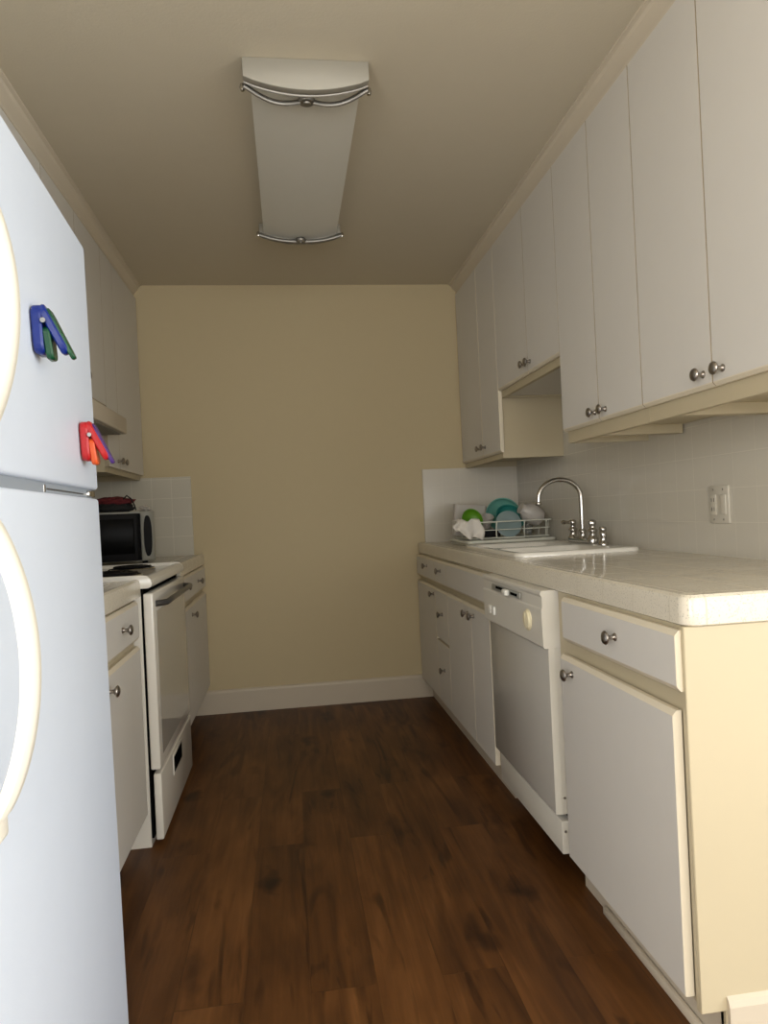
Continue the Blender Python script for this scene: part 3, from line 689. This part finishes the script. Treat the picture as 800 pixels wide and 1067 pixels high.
# ---- ceiling light
LX0, LX1 = -.075, .297; LY0, LY1 = 2.073, 3.272; LC = (LX0+LX1)/2
t = thing('ceiling_light', 'long unlit ceiling light with white diffuser and satin metal end caps', 'ceiling light', (LC, (LY0+LY1)/2, ZC))
b = BM(); box(b, LX0+.04, LX1-.04, LY0+.01, LY1-.01, ZC-.03, ZC-.0005, .002, 1); obj('housing', b, ACRYL, t)
def bow(x0, x1, zs, sag, n=14): return [(x0+(x1-x0)*k/n, zs-sag*math.sin(PI*k/n)**.8) for k in range(n+1)]
b = BM(); P = bow(LX0+.020, LX1-.020, ZC-.046, .028); P = [(LX0+.022, ZC-.004)]+P+[(LX1-.022, ZC-.004)]
prism(b, P, 1, LY0+.022, LY1-.02); obj('diffuser', b, ACRYL, t, angle=30)
for ya, yb in ((LY0, LY0+.028), (LY1-.026, LY1)):
    b = BM(); P = [(LX0, ZC-.0005)]+bow(LX0, LX1, ZC-.056, .036)+[(LX1, ZC-.0005)]
    prism(b, P, 1, ya, yb, 0, .003); cap = obj('end_cap', b, SATIN, t, angle=30)
    b = BM(); yr = yb+.003 if ya < 2.5 else ya-.003
    tube(b, [(x, yr, z+.004) for x, z in bow(LX0+.004, LX1-.004, ZC-.056, .036)], .0085, 8, flat=(1, .45))
    bmesh.ops.translate(b, verts=b.verts, vec=-t.location); obj('rim_band', b, SCROLL, cap, local=True, angle=50)
    near = ya < 2.5; yy = ya+.062 if near else ya-.022
    b = BM()
    for sg in (-1, 1):
        pts = []
        for k in range(13):
            u = k/12; x = LC+sg*(.018+(LX1-LX0)/2*.9*u); 
            zz = ZC-.089+.03*(u**2.2); y2 = yy+(.020*math.sin(PI*min(1, u*1.05)) if near else 0)-(.022*u*u if near else 0)
            pts.append((x, y2, zz-.002))
        tube(b, pts, .0085, 10, flat=(1, .55))
    lathe(b, [(0, -.006), (.022, -.006), (.026, 0), (.022, .009), (.012, .010), (.010, .014), (0, .015)], (LC, yy, ZC-.086), (0, 0, -1), 20)
    bmesh.ops.translate(b, verts=b.verts, vec=-t.location); obj('scroll_ornament', b, SCROLL, cap, local=True, angle=50)
    for x in (LX0-.004, LX1+.004):
        b = BM(); lathe(b, [(0, -.012), (.006, -.010), (.009, 0), (.006, .010), (0, .012)], (x, yy-.01 if near else yy, ZC-.060), (0, 0, 1), 12)
        bmesh.ops.translate(b, verts=b.verts, vec=-t.location); obj('finial', b, CHROME, cap, local=True, angle=50)

# ---- dish rack and dishes
RX0, RX1, RY0, RY1 = .915, 1.340, 3.50, 3.86
b = BM()
prism(b, rrect(RX0-.02, RX1+.012, RY0-.03, RY1+.03, .03), 2, CT+.0005, CT+.008)
for A_ in (rrect(RX0-.022, RX1+.014, RY0-.032, RY1+.032, .03),): tube(b, [(x, y, CT+.016) for x, y in A_], .009, 8, True)
tag(obj('drain_tray', b, WIRE, angle=50), 'white drain tray under the dish rack in the far right counter corner', 'tray')
t = thing('dish_rack', 'white wire dish rack standing on the drain tray', 'rack', ((RX0+RX1)/2, (RY0+RY1)/2, CT+.02))
b = BM(); TZ = CT+.115; BZ = CT+.032
fl = .012
for z, e, r in ((TZ, fl, .0035), ((TZ+BZ)/2, fl/2, .0025), (BZ, 0, .003)):
    tube(b, [(x, y, z) for x, y in rrect(RX0-e, RX1+e, RY0-e, RY1+e, .03)], r, 8, True)
obj('frame', b, WIRE, t, angle=50)
b = BM()
for k in range(13):
    x = RX0+.02+(RX1-RX0-.04)*k/12
    tube(b, [(x, RY0, BZ), (x, (RY0+RY1)/2, BZ-.004), (x, RY1, BZ)], .0018, 6)
for x in (RX0+.03, 1.335-.02):
    for y, e in ((RY0, -fl), (RY1, fl)): tube(b, [(x, y, BZ), (x, y+e, TZ)], .0025, 6)
for y in (RY0+.05, (RY0+RY1)/2, RY1-.05):
    tube(b, [(RX0-fl, y, TZ), (RX0, y, BZ)], .0022, 6); tube(b, [(RX1+fl, y, TZ), (RX1, y, BZ)], .0022, 6)
for x in (RX0+.04, RX1-.04):
    for y in (RY0+.02, RY1-.02): tube(b, [(x, y, BZ), (x, y, CT+.009)], .004, 8)
obj('wires', b, WIRE, t, angle=50)
b = BM()
for x in (1.050, 1.198):
    tube(b, [(x, RY0-fl-.004, TZ), (x-.004, RY0-fl-.006, TZ-.03), (x-.003, RY0-.012, BZ+.02), (x, RY0-.008, BZ-.002)], .0032, 8)
tube(b, [(1.050, RY0-.008, BZ-.002), (1.198, RY0-.008, BZ-.002)], .0032, 8)
obj('front_hoop', b, WIRE, t, angle=50)

def bowl(label, name, cat, c, r, h, ax, m, th=.003, seg=32, group='bowls in the dish rack'):
    b = BM(); n = 10; P = []
    for k in range(n+1):
        a = PI/2*k/n; P.append((max(r*math.sin(a)*(1 if k else 0), 0 if k == 0 else .001), h*(1-math.cos(a))))
    Q = [((p[0]-th) if p[0] > th else 0, p[1]+th*(1-.9*i/n)) for i, p in enumerate(P)][::-1]
    P[0] = (0, 0); Q[-1] = (0, th)
    lathe(b, P+[(r+.002, h+.001)]+Q, c, ax, seg)
    return tag(obj(name, b, m, angle=50), label, cat, group)
z0 = BZ
bowl('lime green plastic bowl leaning in the left of the dish rack', 'bowl', 'bowl', (.945, 3.64, 1.032), .060, .04, (.25, -.9, .28), LIME)
bowl('light teal plastic bowl, rearmost and tallest of the teal dishes in the rack', 'bowl', 'bowl', (1.170, 3.775, 1.050), .094, .050, (-.15, -.95, .25), TEAL)
bowl('dark teal bowl tipped open between the light teal bowl and the pale plate', 'bowl', 'bowl', (1.165, 3.665, 1.022), .078, .05, (.1, -.85, .6), TEALD)
b = BM(); lathe(b, [(0, 0), (.035, 0), (.045, .006), (.068, .012), (.070, .014), (.066, .016), (.043, .010), (0, .005)], (1.130, 3.552, 1.012), (0, -.96, .22), 32)
tag(obj('plate', b, PALE, angle=50), 'small pale blue-grey plate upright at the front of the dish rack', 'plate')
# frosted jug lying on its side
b = BM(); lathe(b, [(0, 0), (.030, .002), (.046, .012), (.052, .05), (.052, .085), (.044, .105), (.030, .12), (.030, .135), (0, .136)], (1.325, 3.585, 1.030), (-.75, -.1, .42), 24)
tag(obj('plastic_jug', b, FROST, angle=50), 'cloudy white plastic jug upside down in the right of the dish rack', 'jug')
b = BM(); lathe(b, [(0, .0), (.026, 0), (.034, .09), (.032, .09), (.024, .004), (0, .004)], (1.290, 3.72, BZ+.004), (.12, 0, 1), 24)
tag(obj('drinking_glass', b, GLASSC, angle=50), 'clear drinking glass at the right end of the dish rack', 'glass')
# storage box, black pan, cup
b = BM(); prism(b, rrect(.90, 1.085, 3.79, 3.845, .02), 2, BZ+.003, 1.125, 0, .004)
bmesh.ops.rotate(b, verts=b.verts, cent=(.99, 3.82, 1.03), matrix=Matrix.Rotation(.10, 3, 'Y'))
tag(obj('storage_container', b, FROST, angle=40), 'greyish clear food storage box at the back left of the dish rack', 'container')
b = BM(); lathe(b, [(0, 0), (.024, 0), (.032, .07), (.030, .07), (.022, .004), (0, .004)], (1.048, 3.69, 1.00), (.1, -.5, .8), 20)
tag(obj('cup', b, FROST, angle=40), 'pale plastic cup between the green bowl and the teal bowls', 'cup')
b = BM(); prism(b, rrect(.985, 1.085, 3.53, 3.60, .012), 2, BZ+.004, BZ+.045, 0, .004)
tag(obj('food_tray', b, BLACK, angle=40), 'low black plastic tray on the floor of the dish rack', 'tray')
# white cloth draped over the rack's front left corner
b = BM(); nx_, nz_ = 26, 26; V = []
for j in range(nz_):
    row = []
    for i in range(nx_):
        u = i/(nx_-1); v = j/(nz_-1)
        x = .828+.135*u-.02*v*(.5-u)+.008*math.sin(v*7+u*3); 
        if v < .28: y = RY0+.035-.055*(v/.28); z = TZ+.008+.006*math.sin(PI*v/.28)+.006*math.sin(9*u)
        else:
            w = (v-.28)/.72; y = RY0-.022-.012*math.sin(14*u+2*w)*(.35+w)-.01*w; z = TZ+.006-(.088*w)*(.45+.55*min(1, u*1.8))+.008*math.sin(11*u)
        p = Vector((x, y, z)); p += .010*noise.noise_vector(p*22)
        row.append(b.verts.new(p))
    V.append(row)
for j in range(nz_-1):
    for i in range(nx_-1): b.faces.new((V[j][i], V[j][i+1], V[j+1][i+1], V[j+1][i]))
o = tag(obj('dish_cloth', b, CLOTH, angle=80), 'crumpled white dish cloth hung over the front left corner of the rack', 'cloth')
m_ = o.modifiers.new('thickness', 'SOLIDIFY'); m_.thickness = .003

# ---------------------------------------------------------------- light
EN = (106, 170, 124)
def area(name, loc, rot, sx, sy, e, col):
    l = bpy.data.lights.new(name, 'AREA'); l.shape = 'RECTANGLE'; l.size = sx; l.size_y = sy; l.energy = e; l.color = col
    o = bpy.data.objects.new(name, l); COL.objects.link(o); o.location = loc; o.rotation_euler = rot; return o
area('window_daylight', ((W1[0]+W1[1])/2, YB-.12, (W1[2]+W1[3])/2), (math.radians(90), 0, 0), W1[1]-W1[0], W1[3]-W1[2], EN[0], (1, .985, .95))
area('glass_door_daylight', (XF+.12, (W2[0]+W2[1])/2, (W2[2]+W2[3])/2), (math.radians(90), 0, math.radians(90)), W2[1]-W2[0], W2[3]-W2[2], EN[1], (.93, .97, 1))
area('side_fill_light', (XL-.12, (W3[0]+W3[1])/2, (W3[2]+W3[3])/2), (math.radians(90), 0, math.radians(-90)), W3[1]-W3[0], W3[3]-W3[2], EN[2], (1, .985, .95))  # added fill lamp at the made-up left rear window
w = bpy.data.worlds.new('sky'); SC.world = w; w.use_nodes = True
w.node_tree.nodes['Background'].inputs[0].default_value = (.75, .85, 1, 1); w.node_tree.nodes['Background'].inputs[1].default_value = .6

# ---------------------------------------------------------------- camera
F_, YAW, PIT, ROLL, H = 731.8, .13445, .00012, .04669, 1.1066
cam = bpy.data.cameras.new('camera'); co = bpy.data.objects.new('camera', cam); COL.objects.link(co)
cam.sensor_fit = 'VERTICAL'; cam.sensor_height = 36; cam.lens = F_/1067*36
cam.clip_start = .02
co.matrix_world = Matrix.Translation((0, 0, H)) @ Matrix.Rotation(-YAW, 4, 'Z') @ Matrix.Rotation(PI/2+PIT, 4, 'X') @ Matrix.Rotation(-ROLL, 4, 'Z')
SC.camera = co
vs = SC.view_settings; vs.view_transform = 'Standard'; vs.look = 'None'; vs.exposure = 0; vs.gamma = 1; vs.use_curve_mapping = False
